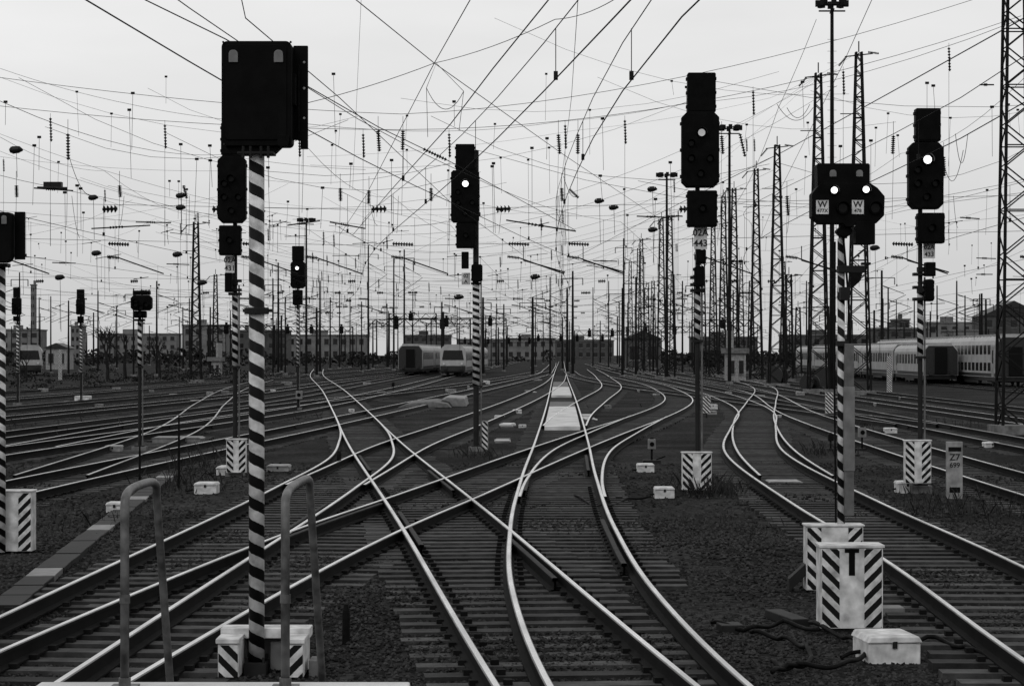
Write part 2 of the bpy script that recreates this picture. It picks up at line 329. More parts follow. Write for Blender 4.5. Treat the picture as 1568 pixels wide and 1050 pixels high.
def main_signal(mx,by,boxes,lenses,label,stripe,ptop,base,mw=.07,name='railway_signal',d=None):
    d=d or GD(by); s=F/d; e=empty(name,((mx-784)/s,d,GZ))
    LX=lambda px:(px-mx)/s
    LZ=lambda py:(HY-py)/s+CH-GZ
    mb=MB(); fy=-.32
    for i,(x0,y0,x1,y1,c) in enumerate(boxes):
        a,b_,z0,z1=LX(x0),LX(x1),LZ(y1)+.004,LZ(y0)-.004; dp=.02*(i%2)
        mb.prism(chamf(a,b_,z0,z1,c),fy-dp,-.09-dp,BLK)
        mb.prism(chamf(a+.03,b_-.03,z0+.03,z1-.03,c),fy-dp-.012,fy-dp-.001,BLK)
        if y1-y0>30: bits(mb,a,b_,z0,z1,fy,-.09)
    ztop=LZ(boxes[0][1])-.15
    mb.obj('signal_head',e,bevel=.006)
    mb=MB()
    for (x,y,r,m) in lenses: lens(mb,LX(x),LZ(y),fy-.034,m,r)
    bx=boxes[1]; xm=(bx[0]+bx[2])/2
    for fx,fyy in ((.25,.62),(.75,.62),(.5,.82),(.25,.42)): lens(mb,LX(bx[0]+(bx[2]-bx[0])*fx),LZ(bx[1]+(bx[3]-bx[1])*fyy),fy-.034,LENS,.05,.16)
    bx=boxes[2] if len(boxes)>2 else boxes[0]; lens(mb,LX((bx[0]+bx[2])/2),LZ((bx[1]+bx[3])/2),fy-.03,LENS,.05,.16)
    mb.obj('lamps',e)
    mb=MB(); mb.tube([(0,0,0),(0,0,LZ(stripe[1]))],mw*.78,DKSTEEL,14); mb.tube([(0,0,LZ(stripe[0])),(0,0,ztop)],mw*.75,DKSTEEL,14)
    mb.tube([(mw*1.4,-.02,.1),(mw*1.4,-.02,LZ(stripe[0])+.2)],.02,GREY,6); mb.box(-mw*1.8,mw*1.8,-.08,.08,LZ(stripe[1])-.05,LZ(stripe[1]),DKSTEEL)
    for py in (stripe[0],stripe[0]-20,boxes[-1][3]-4): mb.box(-.14,.14,-.1,.1,LZ(py)-.03,LZ(py)+.03,DKSTEEL)
    for bx in boxes:
        zz=LZ((bx[1]+bx[3])/2); mb.box(-.06,.06,-.12,.06,zz-.05,zz+.05,DKSTEEL)
    mb.box(-.2,.2,-.2,.2,-.1,.12,CONC); mb.box(-.13,.13,-.13,.13,.12,.15,DKSTEEL)
    mb.obj('mast_fittings',e,bevel=.004)
    mb=MB(); mb.tube([(0,0,LZ(stripe[1])),(0,0,LZ(stripe[0]))],mw,HEL,20); mb.obj('striped_mast',e,smooth=True)
    if label:
        x0,y0,x1,y1,t=label; mb=MB(); mb.box(LX(x0),LX(x1),-.13,-.11,LZ(y1),LZ(y0),WHITE); mb.obj('number_plate',e,bevel=.003)
        hz=(LZ(y0)-LZ(y1)); 
        for i,tt in enumerate(t): text(tt,LX((x0+x1)/2),-.133,LZ(y0)-hz*(.27+.47*i),hz*.42,e)
    if base:
        x0,y0,x1,y1=base; plate_box(e,LX(x0),LX(x1),max(0.0,LZ(y1)),LZ(y0),-.42,-.24,(x1-x0)/s*.36)
    return e,LX,LZ
main_signal(729,690,[(698,222,727,262,.02),(691,262,734,342,.06),(699,342,728,381,.02),(707,386,718,412,.01),(722,405,739,432,.04)],[(713,283,.085,LIT)],(707,418,720,436,('02','A')),(434,590),400,None,mw=.10)
main_signal(1068,752,[(1051,114,1094,175,.02),(1042,174,1099,289,.1),(1051,293,1096,349,.02),(1064,383,1079,405,.01),(1062,408,1076,440,.03)],[(1072,206,.07,DIM)],(1062,348,1082,382,('02A','443')),(445,520),300,(1042,692,1087,748),mw=.06)
main_signal(1409,752,[(1398,168,1436,219,.02),(1387,220,1440,322,.1),(1401,327,1442,374,.02),(1413,402,1428,424,.01),(1412,428,1426,462,.03)],[(1415,247,.08,LIT)],(1412,373,1430,396,('02A','433')),(440,545),300,(1380,674,1420,738),mw=.06)
main_signal(360,728,[(341,190,378,240,.02),(336,240,379,343,.1),(338,346,371,392,.02),(347,418,358,448,.01)],[(357,276,.06,LENS)],(346,392,360,418,('02A','431')),(450,560),300,(350,672,380,722),mw=.065)
main_signal(456,628,[(448,377,466,400,.02),(446,400,468,442,.1),(449,444,464,467,.02)],[(456,411,.08,LIT)],None,(470,560),400,None,mw=.065)
main_signal(214,690,[(206,445,232,452,.02),(203,452,235,476,.08),(208,476,226,487,.02)],[],None,(490,560),450,None,mw=.06)
main_signal(124,616,[(119,443,130,458,.02),(118,458,131,482,.05),(120,484,129,495,.02)],[],None,(500,570),400,None,mw=.07)
main_signal(27,620,[(22,440,32,456,.02),(20,456,34,482,.05),(22,484,32,492,.02)],[],None,(495,570),400,None,mw=.07)

def rr(x0,x1,z0,z1,r,rb,n=5):
    o=[]
    for cx,cz,r_,a0 in ((x0+rb,z0+rb,rb,180),(x1-rb,z0+rb,rb,270),(x1-r,z1-r,r,0),(x0+r,z1-r,r,90)):
        for k in range(n+1): an=math.radians(a0+90*k/n); o.append((cx+r_*math.cos(an),cz+r_*math.sin(an)))
    return o
# foreground-left signal (seen from the back)
by=1028; d=GD(by); s=F/d; e=empty('railway_signal',((393-784)/s,d,GZ)); LX=lambda p:(p-393)/s; LZ=lambda p:(HY-p)/s+CH-GZ
mb=MB(); a,b_,z0,z1=LX(340),LX(447),LZ(224),LZ(64)
mb.prism(rr(a,b_,z0,z1,.05,.04),-.30,-.06,BLK)
mb.prism(rr(a+.03,b_-.04,z0+.05,z1-.03,.04,.03),-.312,-.301,BLK)
mb.prism(rr(LX(446),LX(469),LZ(212),LZ(66),.01,.01),-.09,-.075,BLK)
mb.prism([(LX(457),LZ(226)),(LX(469),LZ(226)),(LX(469),LZ(211.5)),(LX(457),LZ(211.5))],-.09,-.075,BLK)
mb.prism([(LX(357),LZ(236)),(LX(418),LZ(236)),(LX(430),LZ(224.5)),(LX(345),LZ(224.5))],-.26,-.1,BLK)
mb.prism(rr(LX(426),LX(443),LZ(226),LZ(208),.01,.03),-.35,-.313,BLK)
for py in (92,132,178): mb.disc(LX(463),-.1,-.09,LZ(py),.012,WGREY,8)
mb.box(LX(447),LX(452),-.2,-.1,LZ(160),LZ(112),BLK2); mb.tube([(LX(455),-.12,LZ(200)),(LX(455),-.12,LZ(96))],.008,BLK2,6)
mb.obj('signal_head_housing',e,bevel=.005,loc=(0,.26,0))
mb=MB()
for px in (358.5,427.5): mb.prism(rr(LX(px-7),LX(px+7),LZ(97),LZ(78),.035,.004),-.325,-.313,MGREY)
for px,py in ((343,66),(446,66),(344,222)): mb.disc(LX(px),-.318,-.3,LZ(py),.01,DKSTEEL,8)
mb.obj('hinge_lugs',e,bevel=.003,loc=(0,.26,0))
mb=MB(); mb.box(LX(366),LX(421),-.13,.1,LZ(238),LZ(234),DKSTEEL)
for px in (375,386,402,413): mb.tube([(LX(px),-.12,LZ(244)),(LX(px),-.12,LZ(226))],.014,DKSTEEL,6)
mb.tube([(0,0,LZ(481)),(0,0,LZ(471))],.105,DKSTEEL,18); mb.box(LX(372),LX(418),-.02,.02,LZ(478),LZ(473),DKSTEEL)
mb.box(LX(376),LX(410),-.14,.14,-.1,.09,DKSTEEL)
for px in (380,406):
    for yy in (-.12,.12): mb.tube([(LX(px),yy,.06),(LX(px),yy,.14)],.014,DKSTEEL,6)
mb.obj('mast_collar_and_foot',e,bevel=.004)
mb=MB(); mb.tube([(0,0,.05),(0,0,LZ(236))],.066,HEL,28); mb.obj('striped_mast',e,smooth=True)
mb=MB(); mb.box(LX(341),LX(373),-.32,.28,0,LZ(978),WHITE); mb.box(LX(440),LX(470),-.32,.28,0,LZ(978),WHITE); mb.box(LX(337),LX(474),.03,.30,LZ(977.5),LZ(962),WHITE)
mb.box(LX(338),LX(374),-.34,.028,LZ(977.5),LZ(970),WHITE);mb.box(LX(439),LX(472),-.34,.028,LZ(977.5),LZ(970),WHITE); mb.box(LX(373.5),LX(439.5),.22,.26,0,LZ(978.5),MGREY)
mb.obj('foot_guard',e,bevel=.006)
mb=MB(); mb.box(LX(342),LX(371),-.327,-.322,.0,LZ(980),SDN); mb.obj('foot_stripe_left',e)
mb=MB(); mb.box(LX(442),LX(469),-.327,-.322,.0,LZ(980),SUP); mb.obj('foot_stripe_right',e)
mb=MB(); mb.box(LX(476),LX(489),-.2,.1,-.05,LZ(1006),CONC); mb.box(LX(412),LX(436),.1,.14,.0,LZ(984),MGREY); mb.obj('foot_panels',e,bevel=.004)

d=GD(845); s=F/d; e=empty('railway_signal',((3-784)/s,d,GZ)); LX=lambda p:(p-3)/s; LZ=lambda p:(HY-p)/s+CH-GZ
mb=MB(); mb.prism(rr(LX(-34),LX(24),LZ(403),LZ(327),.04,.1),-.3,-.06,BLK); mb.prism(rr(LX(24.5),LX(41),LZ(398),LZ(325),.01,.01),-.1,-.08,BLK); mb.prism(rr(LX(10),LX(18),LZ(345),LZ(332),.03,.004),-.32,-.301,MGREY)
mb.box(LX(-8),LX(14),-.12,.1,LZ(409),LZ(403.5),DKSTEEL); mb.obj('signal_head_housing',e,bevel=.005)
mb=MB(); mb.tube([(0,0,0),(0,0,LZ(408))],.05,HEL,20); mb.obj('striped_mast',e,smooth=True)
plate_box(e,LX(-20),LX(46),0,LZ(754),.1,.4,.18)

# foreground-right shunting signal
d=GD(905); s=F/d; e=empty('shunting_signal',((1288-784)/s,d,GZ)); LX=lambda p:(p-1288)/s; LZ=lambda p:(HY-p)/s+CH-GZ
mb=MB()
mb.prism([(LX(1246),LZ(292)),(LX(1325),LZ(292)),(LX(1325),LZ(256)),(LX(1323),LZ(254)),(LX(1247),LZ(254)),(LX(1245),LZ(256))],-.34,-.08,BLK)
mb.prism([(LX(1250),LZ(345)),(LX(1284),LZ(345)),(LX(1288),LZ(350)),(LX(1300),LZ(350)),(LX(1304),LZ(345)),(LX(1334),LZ(345)),(LX(1346),LZ(333)),(LX(1347),LZ(304)),(LX(1336),LZ(291)),(LX(1325),LZ(284)),(LX(1250),LZ(284)),(LX(1237),LZ(300)),(LX(1237),LZ(335))],-.36,-.1,BLK)
mb.prism(chamf(LX(1276),LX(1300),LZ(364),LZ(350.5),.03,.05),-.3,-.1,BLK)
mb.prism(chamf(LX(1303),LX(1332),LZ(377),LZ(342),.01),-.38,-.363,BLK); mb.prism(chamf(LX(1304),LX(1331),LZ(376),LZ(347),.01),-.355,-.1,BLK)
mb.prism([(LX(1301),LZ(444)),(LX(1316),LZ(430)),(LX(1319),LZ(418)),(LX(1300),LZ(418))],-.1,-.06,BLK2)
mb.box(LX(1282),LX(1322),-.1,.06,LZ(418),LZ(407),DKSTEEL); mb.box(LX(1318),LX(1332),-.08,.02,LZ(406),LZ(402),DKSTEEL); mb.box(LX(1284),LX(1298),-.16,.12,LZ(460),LZ(440),DKSTEEL)
mb.obj('signal_head',e,bevel=.006)
mb=MB(); lens(mb,LX(1270),LZ(295),-.362,LIT,.037,.10); lens(mb,LX(1318),LZ(294),-.362,LIT,.037,.10); lens(mb,LX(1283),LZ(322),-.362,LENS,.05,.1); lens(mb,LX(1332),LZ(322),-.362,LENS,.05,.1)
for px in (1269,1309): mb.prism(rr(LX(px-5),LX(px+5),LZ(274),LZ(264),.03,.004),-.352,-.341,MGREY)
mb.obj('lamps',e)
mb=MB()
for x0,x1 in ((1243,1262),(1297,1315)): mb.box(LX(x0),LX(x1),-.374,-.363,LZ(331),LZ(310),WHITE)
mb.obj('sign_plates',e,bevel=.002)
for xx,t in ((1252.5,'477X'),(1306,'478')):
    text('W',LX(xx),-.376,LZ(316.5),.10,e); text(t,LX(xx),-.376,LZ(326),.055,e)
mb=MB(); mb.tube([(0,0,0),(0,0,LZ(365))],.042,HEL,20); mb.obj('striped_mast',e,smooth=True)
mb=MB(); mb.tube([(.02,0,LZ(365)),(.02,0,LZ(300))],.05,DKSTEEL,12); mb.box(LX(1291),LX(1305),-.14,-.06,LZ(788),LZ(526),GREY); mb.box(LX(1290),LX(1306),-.15,-.05,LZ(720),LZ(592),MGREY)
mb.box(LX(1280),LX(1300),-.08,.08,LZ(530),LZ(522),DKSTEEL); mb.box(-.25,.25,-.25,.25,-.1,.1,CONC)
mb.tube([(LX(1300),-.1,LZ(526)),(LX(1296),-.1,LZ(440)),(LX(1290),-.05,LZ(360))],.014,BLK2,6)
mb.tube([(-.06,.0,LZ(800)),(-.075,0,LZ(600)),(-.07,0,LZ(370))],.012,BLK2,6)
mb.obj('mast_fittings',e,bevel=.004)
plate_box(e,LX(1233),LX(1320),0.02,LZ(805),-.10+.0,.18,.17,name='rear_cabinet')
y0=GD(968)-d; dd=d+y0; s2=F/dd; ox=(1288-784)/s
fx=lambda p:(p-784)/s2-ox
fz=lambda p:(HY-p)/s2+CH-GZ
plate_box(e,fx(1257),fx(1352),.04,fz(838),y0,y0+.34,.18,slot=True,name='front_cabinet')
mb=MB(); mb.box(fx(1262),fx(1347),y0+.03,y0+.3,-.1,.038,DKSTEEL); mb.prism([(LX(1207),LZ(905)),(LX(1232),LZ(880)),(LX(1232),LZ(862)),(LX(1207),LZ(885))],-.08,.1,DKSTEEL); mb.obj('cabinet_plinth',e)
def gbox(px,py,wpx,hpx,name='point_machine_box',m=WHITE,rz=0):
    d=GD(py); s=F/d; e=empty(name,((px-784)/s,d,GZ),rz); ww,h=wpx/s,hpx/s
    dp=min(ww*1.2,.9); mb=MB(); mb.box(-ww/2,ww/2,0,dp,-.05,h*.72,m); mb.obj('case',e,bevel=.015)
    mb=MB(); mb.prism([(-ww*.53,h*.72),(ww*.53,h*.72),(ww*.46,h),(-ww*.46,h)],-.02,dp+.02,m); mb.obj('lid',e,bevel=.012)
    mb=MB(); mb.box(-.02,.02,-.02,-.001,h*.5,h*.8,DKSTEEL); mb.tube([(-ww/2,dp*.5,h*.2),(-ww*.7,dp*.5,h*.15),(-ww*.9,dp*.4,0)],.02,BLK2,6); mb.obj('latch_and_cable',e)
gbox(1370,1010,82,36,rz=.1); gbox(1018,760,30,14); gbox(989,722,26,12); gbox(314,753,34,14); gbox(350,727,38,13); gbox(175,785,26,16); gbox(425,723,34,11,m=WGREY); gbox(1390,752,30,15); gbox(1204,742,50,5,m=WGREY)
gbox(1365,663,18,8);gbox(1520,686,22,9);gbox(1092,626,14,7);gbox(1090,634,16,5,m=WGREY);gbox(270,678,74,9,m=MGREY);gbox(172,692,24,10,m=WGREY);gbox(125,613,22,7);gbox(792,634,14,7);gbox(765,642,16,6);gbox(800,655,12,5)
for (x,y) in ((60,600),(105,618),(180,598),(150,622),(235,600),(265,607),(300,618),(322,606),(345,602),(540,632),(585,605),(690,600),(930,625),(950,650),(985,600),(1010,606),(1120,604),(1160,610),(1190,640),(1275,612),(1290,655),(1330,640),(1340,622),(1380,612),(1450,620),(1500,635),(1230,605),(560,590),(420,600),(435,590),(720,596),(745,588)):
    gbox(x+random.uniform(-4,4),y,random.uniform(7,14),random.uniform(3,6),m=random.choice((WHITE,WGREY,WGREY,MGREY)),rz=random.uniform(-.3,.3))
def lantern(px,py,hpx,dark=False):
    d=GD(py); s=F/d; h=hpx/s; r=h*.16; e=empty('point_lantern',((px-784)/s,d,GZ)); mb=MB(); mb.tube([(0,0,-.05),(0,0,h*.6)],.03,BLK2,8); mb.box(-r,r,-r,r,h*.58,h,BLK2 if dark else MGREY); mb.tube([(0,0,h),(0,0,h+.04)],r*.7,BLK2,8,r2=r*.4); mb.box(-.22,.22,-.15,.15,-.05,.07,DKSTEEL); mb.tube([(.1,0,.07),(.34,0,.16)],.02,BLK2,6)
    mb.obj('lantern_body',e,bevel=.01)
    if not dark: m2=MB(); m2.disc(0,-r-.02,-r-.001,h*.79,r*.6,BLK,12); m2.obj('lantern_lens',e)
lantern(998,708,36); lantern(1320,690,36); lantern(458,628,30); lantern(1272,690,26,True); lantern(602,600,14,True)
def stump(px,py,h,w_):
    d=GD(py); s=F/d; e=empty('marker_stump',((px-784)/s,d,GZ)); mb=MB(); mb.tube([(0,0,-.1),(0,0,h/s*.8)],w_/s/2,BLK2,14,r2=w_/s/2*.9); mb.tube([(0,0,h/s*.8),(0,0,h/s)],w_/s/2*.9,BLK2,14,r2=w_/s/4); mb.obj('post',e,smooth=False,bevel=.004)
stump(530,984,60,13); stump(519,716,26,8); stump(274,745,110,4); stump(214,742,60,4)
d=GD(690); s=F/d; e=empty('striped_marker_board',((742-784)/s,d,GZ)); mb=MB(); mb.box(-.1,.1,0,.03,0,46/s,WGREY); mb.obj('board',e,bevel=.004); mb=MB(); mb.box(-.085,.085,-.006,-.001,.02,46/s-.02,SDN); mb.obj('board_stripes',e)
for (px,py,h) in ((1362,605,60),(92,585,50),(1270,640,40),(1082,640,34)):
    d=GD(py); s=F/d; e=empty('striped_marker_board',((px-784)/s,d,GZ)); mb=MB(); mb.box(-.18,.18,0,.03,0.2,h/s,WGREY); mb.tube([(0,.05,0),(0,.05,h/s)],.04,DKSTEEL,6); mb.obj('board',e,bevel=.004); mb=MB(); mb.box(-.16,.16,-.006,-.001,.22,h/s-.02,SDN); mb.obj('board_stripes',e)
d=GD(762); s=F/d; e=empty('kilometre_marker_post',((1462-784)/s,d,GZ)); mb=MB(); h=86/s; mb.box(-.15,.15,0,.1,-.05,h,WGREY); mb.obj('post',e,bevel=.01)
mb=MB(); mb.box(-.1,.1,-.006,-.002,.1,.2,BLK2); mb.box(-.12,.12,-.006,-.002,h-.18,h-.1,BLK2); mb.obj('post_bands',e)
text('Z7',0,-.004,h*.72,.17,e); text('699',0,-.004,h*.58,.13,e)
mb=MB()
for c in (((1150,975),(1200,985),(1235,1000),(1240,1020),(1200,1030),(1180,1020)),((1240,960),(1300,985),(1330,1000),(1290,1025),(1210,1028),(1180,1040)),((1330,1005),(1420,985),(1480,1000),(1530,1010)),((1090,960),(1150,970),(1200,960),(1260,975)),((880,762),(920,780),(960,768),(1000,764))):
    P3=[]
    for i in range(len(c)-1):
        p0=c[max(i-1,0)];p1=c[i];p2=c[i+1];p3=c[min(i+2,len(c)-1)]
        for k in range(6):
            t=k/6; q=[.5*((2*p1[j])+(-p0[j]+p2[j])*t+(2*p0[j]-5*p1[j]+4*p2[j]-p3[j])*t*t+(-p0[j]+3*p1[j]-3*p2[j]+p3[j])*t**3) for j in (0,1)]
            dd=GD(q[1]); P3.append(((q[0]-784)/F*dd,dd,GZ+.05+.02*math.sin(k+i)))
    mb.tube(P3,.022,BLK2,7)
mb.obj('ground_cables',smooth=True)
mb=MB()
for (px,py,wx,wy,rz) in ((1205,950,.18,.9,.2),(1118,965,.22,.3,.1),(1360,938,.3,.3,0),(160,955,.2,.2,.2),(948,765,.12,.25,0)):
    dd=GD(py); x=(px-784)/F*dd; mb.box(x-wx/2,x+wx/2,dd-wy/2,dd+wy/2,GZ-.02,GZ+.07,DKSTEEL if px!=1360 else CONC,rz=rz)
mb.obj('cable_trough_lids',bevel=.01)
# cable trough along left edge
mb=MB()
for i in range(26):
    y=24+i*1.02; x=-5.4-.085*(y-24); mb.box(x-.17,x+.17,y,y+.98,GZ-.05,GZ+.05+random.uniform(0,.015),MGREY if i%7==3 else DKSTEEL,rz=.085+random.uniform(-.02,.02))
mb.obj('cable_trough',bevel=.008)
d=GD(624); e=empty('concrete_cover',((655-784)/F*d,d,GZ)); mb=MB(); mb.prism([(-1.55,0),(1.2,0),(1.0,.22),(.3,.34),(-.9,.25)],-1,6,CONC); mb.prism([(1.21,0),(1.9,0),(1.8,.45),(.9,.5),(.6,.36),(1.05,.22)],1.0,8,MGREY); mb.obj('slab',e,bevel=.05)

# ---------------- platform end and handrails ----------------
e=empty('platform_end',(0,0,0)); mb=MB()
mb.box(-3.0,.35,-30,10.3,GZ-.05,.95,CONC); mb.box(-2.2,-.475,10.3,10.62,.85,.97,CONCL); mb.obj('platform_slab',e,bevel=.01)
def railing(x,d0,dt,dbot):
    e=empty('ladder_handrail',(0,0,0)); zt=1.80; p=[(x,d0,.93),(x,d0,zt)]
    for k in range(1,12):
        a=math.pi*k/12; r=(dt-d0)/2; p.append((x,d0+r-r*math.copysign(abs(math.cos(a))**.6,math.cos(a)),zt+.075*math.sin(a)**.6))
    p+=[(x,dt,zt-.03),(x,dbot,.75),(x,dbot+.15,.2)]
    mb=MB(); mb.tube(p,.0205,TUBE,14); mb.obj('tube',e,smooth=True)
    mb=MB(); mb.box(x-.06,x+.06,d0-.06,d0+.06,.9705,.985,TUBE); mb.tube([(x,d0,.985),(x,d0,1.02)],.028,TUBE,12); mb.tube([(x,d0,1.36),(x,d0,1.40)],.0245,TUBE,14); mb.obj('foot_flange',e)
railing(-1.77,10.4,11.34,11.8); railing(-1.036,10.4,11.68,12.4)
mb=MB()
for i in range(4): mb.box(-1.74,-1.06,10.8+.28*i,11.05+.28*i,.68-.22*i,.71-.22*i,TUBE)
mb.obj('platform_steps')

# ---------------- lattice masts ----------------
def lattice(px,top,d,wb=1.4,wt=.35,name='lattice_mast',arms=True):
    d0=d; d*=K_; wb*=.88; wt*=.88
    s=F/d; x=(px-784)/s; h=(HY-top)/s+CH-GZ; e=empty(name,(x,d,GZ)); mb=MB()
    zs=[]; z=0
    while z<h: zs.append(z); z+=max(.45,(wb+(wt-wb)*z/h)*.8)
    zs.append(h); hw=lambda z:(wb+(wt-wb)*z/h)/2
    lr=.065 if d0<60 else .085; br=.03 if d0<60 else .04
    for sx,sy in ((1,1),(1,-1),(-1,1),(-1,-1)): mb.tube([(sx*wb/2,sy*wb/2,-.1),(sx*wt/2,sy*wt/2,h)],lr,LATT,4)
    for i in range(len(zs)-1):
        a,b_=zs[i],zs[i+1]; wa,w2=hw(a),hw(b_); q=1 if i%2 else -1
        for (p0,p1) in (((-q*wa,-wa),(q*w2,-w2)),((-q*wa,wa),(q*w2,w2)),((-wa,-q*wa),(-w2,q*w2)),((wa,-q*wa),(w2,q*w2))):
            mb.tube([(p0[0],p0[1],a),(p1[0],p1[1],b_)],br,LATT,4,cap=False)
        if i%3==0:
            for sy in (-1,1): mb.tube([(-wa,sy*wa,a),(wa,sy*wa,a)],br,LATT,4,cap=False)
    if arms:
        mb.tube([(-.9,0,h-.3),(.9,0,h-.1)],.05,LATT,4); mb.tube([(0,0,h),(0,0,h+.7)],.05,LATT,4); mb.insul((-.8,0,h-.3),(-1.3,0,h-.9),.09); mb.insul((.6,0,h),(1.3,0,h-.1),.09)
        mb.tube([(0,0,h*.82),(-1.2,0,h*.82)],.04,LATT,4)
    mb.box(-wb*.7,wb*.7,-wb*.7,wb*.7,-.2,.3,CONC)
    mb.obj('lattice',e)
for a in [(1253,112,84,1.5,.4),(1315,80,81,1.6,.4),(1556,-420,42,1.3,.5),(1190,222,100,1.5,.4),(1158,258,115,1.3,.35),(1124,288,130,1.3,.4),(1108,300,140,1.3,.4),(1092,330,150,1.2,.4),(1026,330,128,1.1,.4),(1013,335,135,1.1,.35),(982,365,170,1.1,.4),(300,340,115,1.1,.45),(-350,-250,42,1.4,.5),(-60,80,84,1.5,.4),(1208,420,120,.9,.5),(978,380,190,1.2,.4),(965,400,210,1.2,.4),(1090,400,200,1.2,.4),(1106,395,170,1.2,.4),(1135,400,200,1.2,.4),(1200,400,190,1.3,.4),(330,420,170,1,.4),(1075,350,165,1.3,.5),(1030,420,190,1.2,.5),(1000,430,210,1.2,.5),(1150,430,170,1.1,.5),(990,440,160,1.0,.5),(1222,470,150,1,.5)]: lattice(*a)
def pole(px,top,d,r=.14,flood=False,arm=0,name=None):
    d*=K_; s=F/d; x=(px-784)/s; h=(HY-top)/s+CH-GZ; e=empty(name or ('floodlight_mast' if flood else 'catenary_mast'),(x,d,GZ)); mb=MB()
    mb.tube([(0,0,-.1),(0,0,h)],r,LATT,10,r2=r*.6)
    if flood:
        w_=.9
        for z in (h-.05,h-.5): mb.tube([(-w_,0,z),(w_,0,z)],.06,LATT,6); mb.tube([(0,-w_,z),(0,w_,z)],.06,LATT,6)
        for i in range(8):
            a=i*math.pi/4; cx,cy=math.cos(a)*w_,math.sin(a)*w_; mb.box(cx-.22,cx+.22,cy-.15,cy+.15,h-.2,h+.22,LATT,rz=a)
            mb.tube([(cx,cy,h),(math.cos(a+.785)*w_,math.sin(a+.785)*w_,h)],.04,LATT,4)
        for k in range(int(h*1.2)): mb.tube([(-r-.12,0,k*.8),(r+.12,0,k*.8)],.015,LATT,4)
    else:
        q=random.choice((-1,1))
        mb.tube([(0,0,h*.86),(q*2.6,0,h*.78)],.05,LATT,4); mb.tube([(0,0,h*.66),(q*2.8,0,h*.77)],.045,LATT,4); mb.insul((q*.2,0,h*.85),(q*.8,0,h*.835),.1); mb.tube([(q*2.4,0,h*.7),(q*1.0,0,h*.66)],.035,LATT,4)
        if arm: mb.tube([(-arm,0,h*.93),(arm,0,h*.93)],.06,LATT,4); mb.insul((-arm,0,h*.93),(-arm,0,h*.93-.8),.1); mb.insul((arm,0,h*.93),(arm,0,h*.93-.8),.1)
    mb.box(-.3,.3,-.3,.3,-.2,.25,CONC); mb.obj('shaft_and_head',e)
for a in ((1274,6,85,.19),(1117,196,110,.17),(1021,268,130,.18),(469,337,150,.16),(1128,400,220,.14),(632,448,300,.14)): pole(*a,flood=True)
for a in ((877,415,150,.18,False,1.2),(603,396,200,.17,False,1.5),(619,382,190,.17,False,1.5),(564,376,190,.17,False,1.5),(490,430,170,.18,False,1),(426,402,160,.16,False,1),(955,365,180,.17,False,1.2),(322,470,150),(280,470,200),(932,430,220),(908,440,240),(1045,430,160),(1060,440,220),(820,470,260),(700,470,260),(760,465,250),(520,445,220),(536,455,240),(385,440,200),(1235,430,180),(1360,440,150),(1400,460,180),(1465,430,150),(1500,450,170),(150,445,170),(105,460,150),(60,455,200),(240,430,150)): pole(*a)
for i in range(125):
    d=random.uniform(140,380); px=random.uniform(0,1568); h=random.uniform(7.5,12.5); pole(px,HY-(h-CH)*F/(d*K_),d,random.choice((.12,.16,.2)),False,random.choice((0,1,1.5)))

# ---------------- catenary wires ----------------
SUPP=[v*K_ for v in (-18,42,84,128,180,240,310,390)]
mb=MB(); elec=[(A,-4,200,.0),(B,-4,390,.1),(D,3,140,.35),(E,-4,300,0),(I,2,330,0),(J,8,380,0),(K,10,380,0),(NN,4,300,0),(O,8,350,0),(P,14,350,0),(H,26,155,0)]
elec=[(f,a*K_,c*K_,o) for f,a,c,o in elec]+[t+(0,) for t in TR[10:14]]+[(T1,80,500,0),(T2,80,500,0)]
def mess(d):
    for i in range(len(SUPP)-1):
        if SUPP[i]<=d<=SUPP[i+1]:
            t=(d-SUPP[i])/(SUPP[i+1]-SUPP[i]); return 5.6+1.3*(2*t-1)**2
    return 6.5
ZC=5.12
for f,d0,d1,off in elec:
    D_=np.arange(d0,d1,5)
    r=.0065; x=lambda d:f(d)+off+.22*math.sin(d*.08)
    mb.tube([(x(d),d,ZC) for d in D_],r,WIRE,4); mb.tube([(x(d),d,mess(d)) for d in D_],r*.8,WIRE,4)
    d=d0+2
    while d<min(d1,380):
        mb.tube([(x(d),d,ZC),(x(d),d,mess(d))],.005,WIRE,3,cap=False); mb.box(x(d)-.02,x(d)+.02,d-.03,d+.03,ZC-.01,ZC+.07,WIRE); d+=9
    for q in SUPP:
        if d0<q<d1: mb.tube([(x(q)-1.5,q,5.7),(x(q),q,ZC+.05)],.03,WIRE,4); mb.insul((x(q)-1.5,q,5.7),(x(q)-1.9,q,5.75),.07)
mb.obj('overhead_contact_lines')
mb=MB()
spans=[(42,-27,18.8,13.0,15.2,11.0),(84,-41,24,19,22.5,11.5),(100,-38,23.3,17,19,11),(115,-36,24,15,17,10),(130,-36,25.4,15,18,10.5),(150,-36,28,15,18,10.5),(170,-38,19.3,14,19,10.5),(205,-44,34,14,16,10),(240,-44,34,14,16,10),(300,-50,40,14,16,10)]
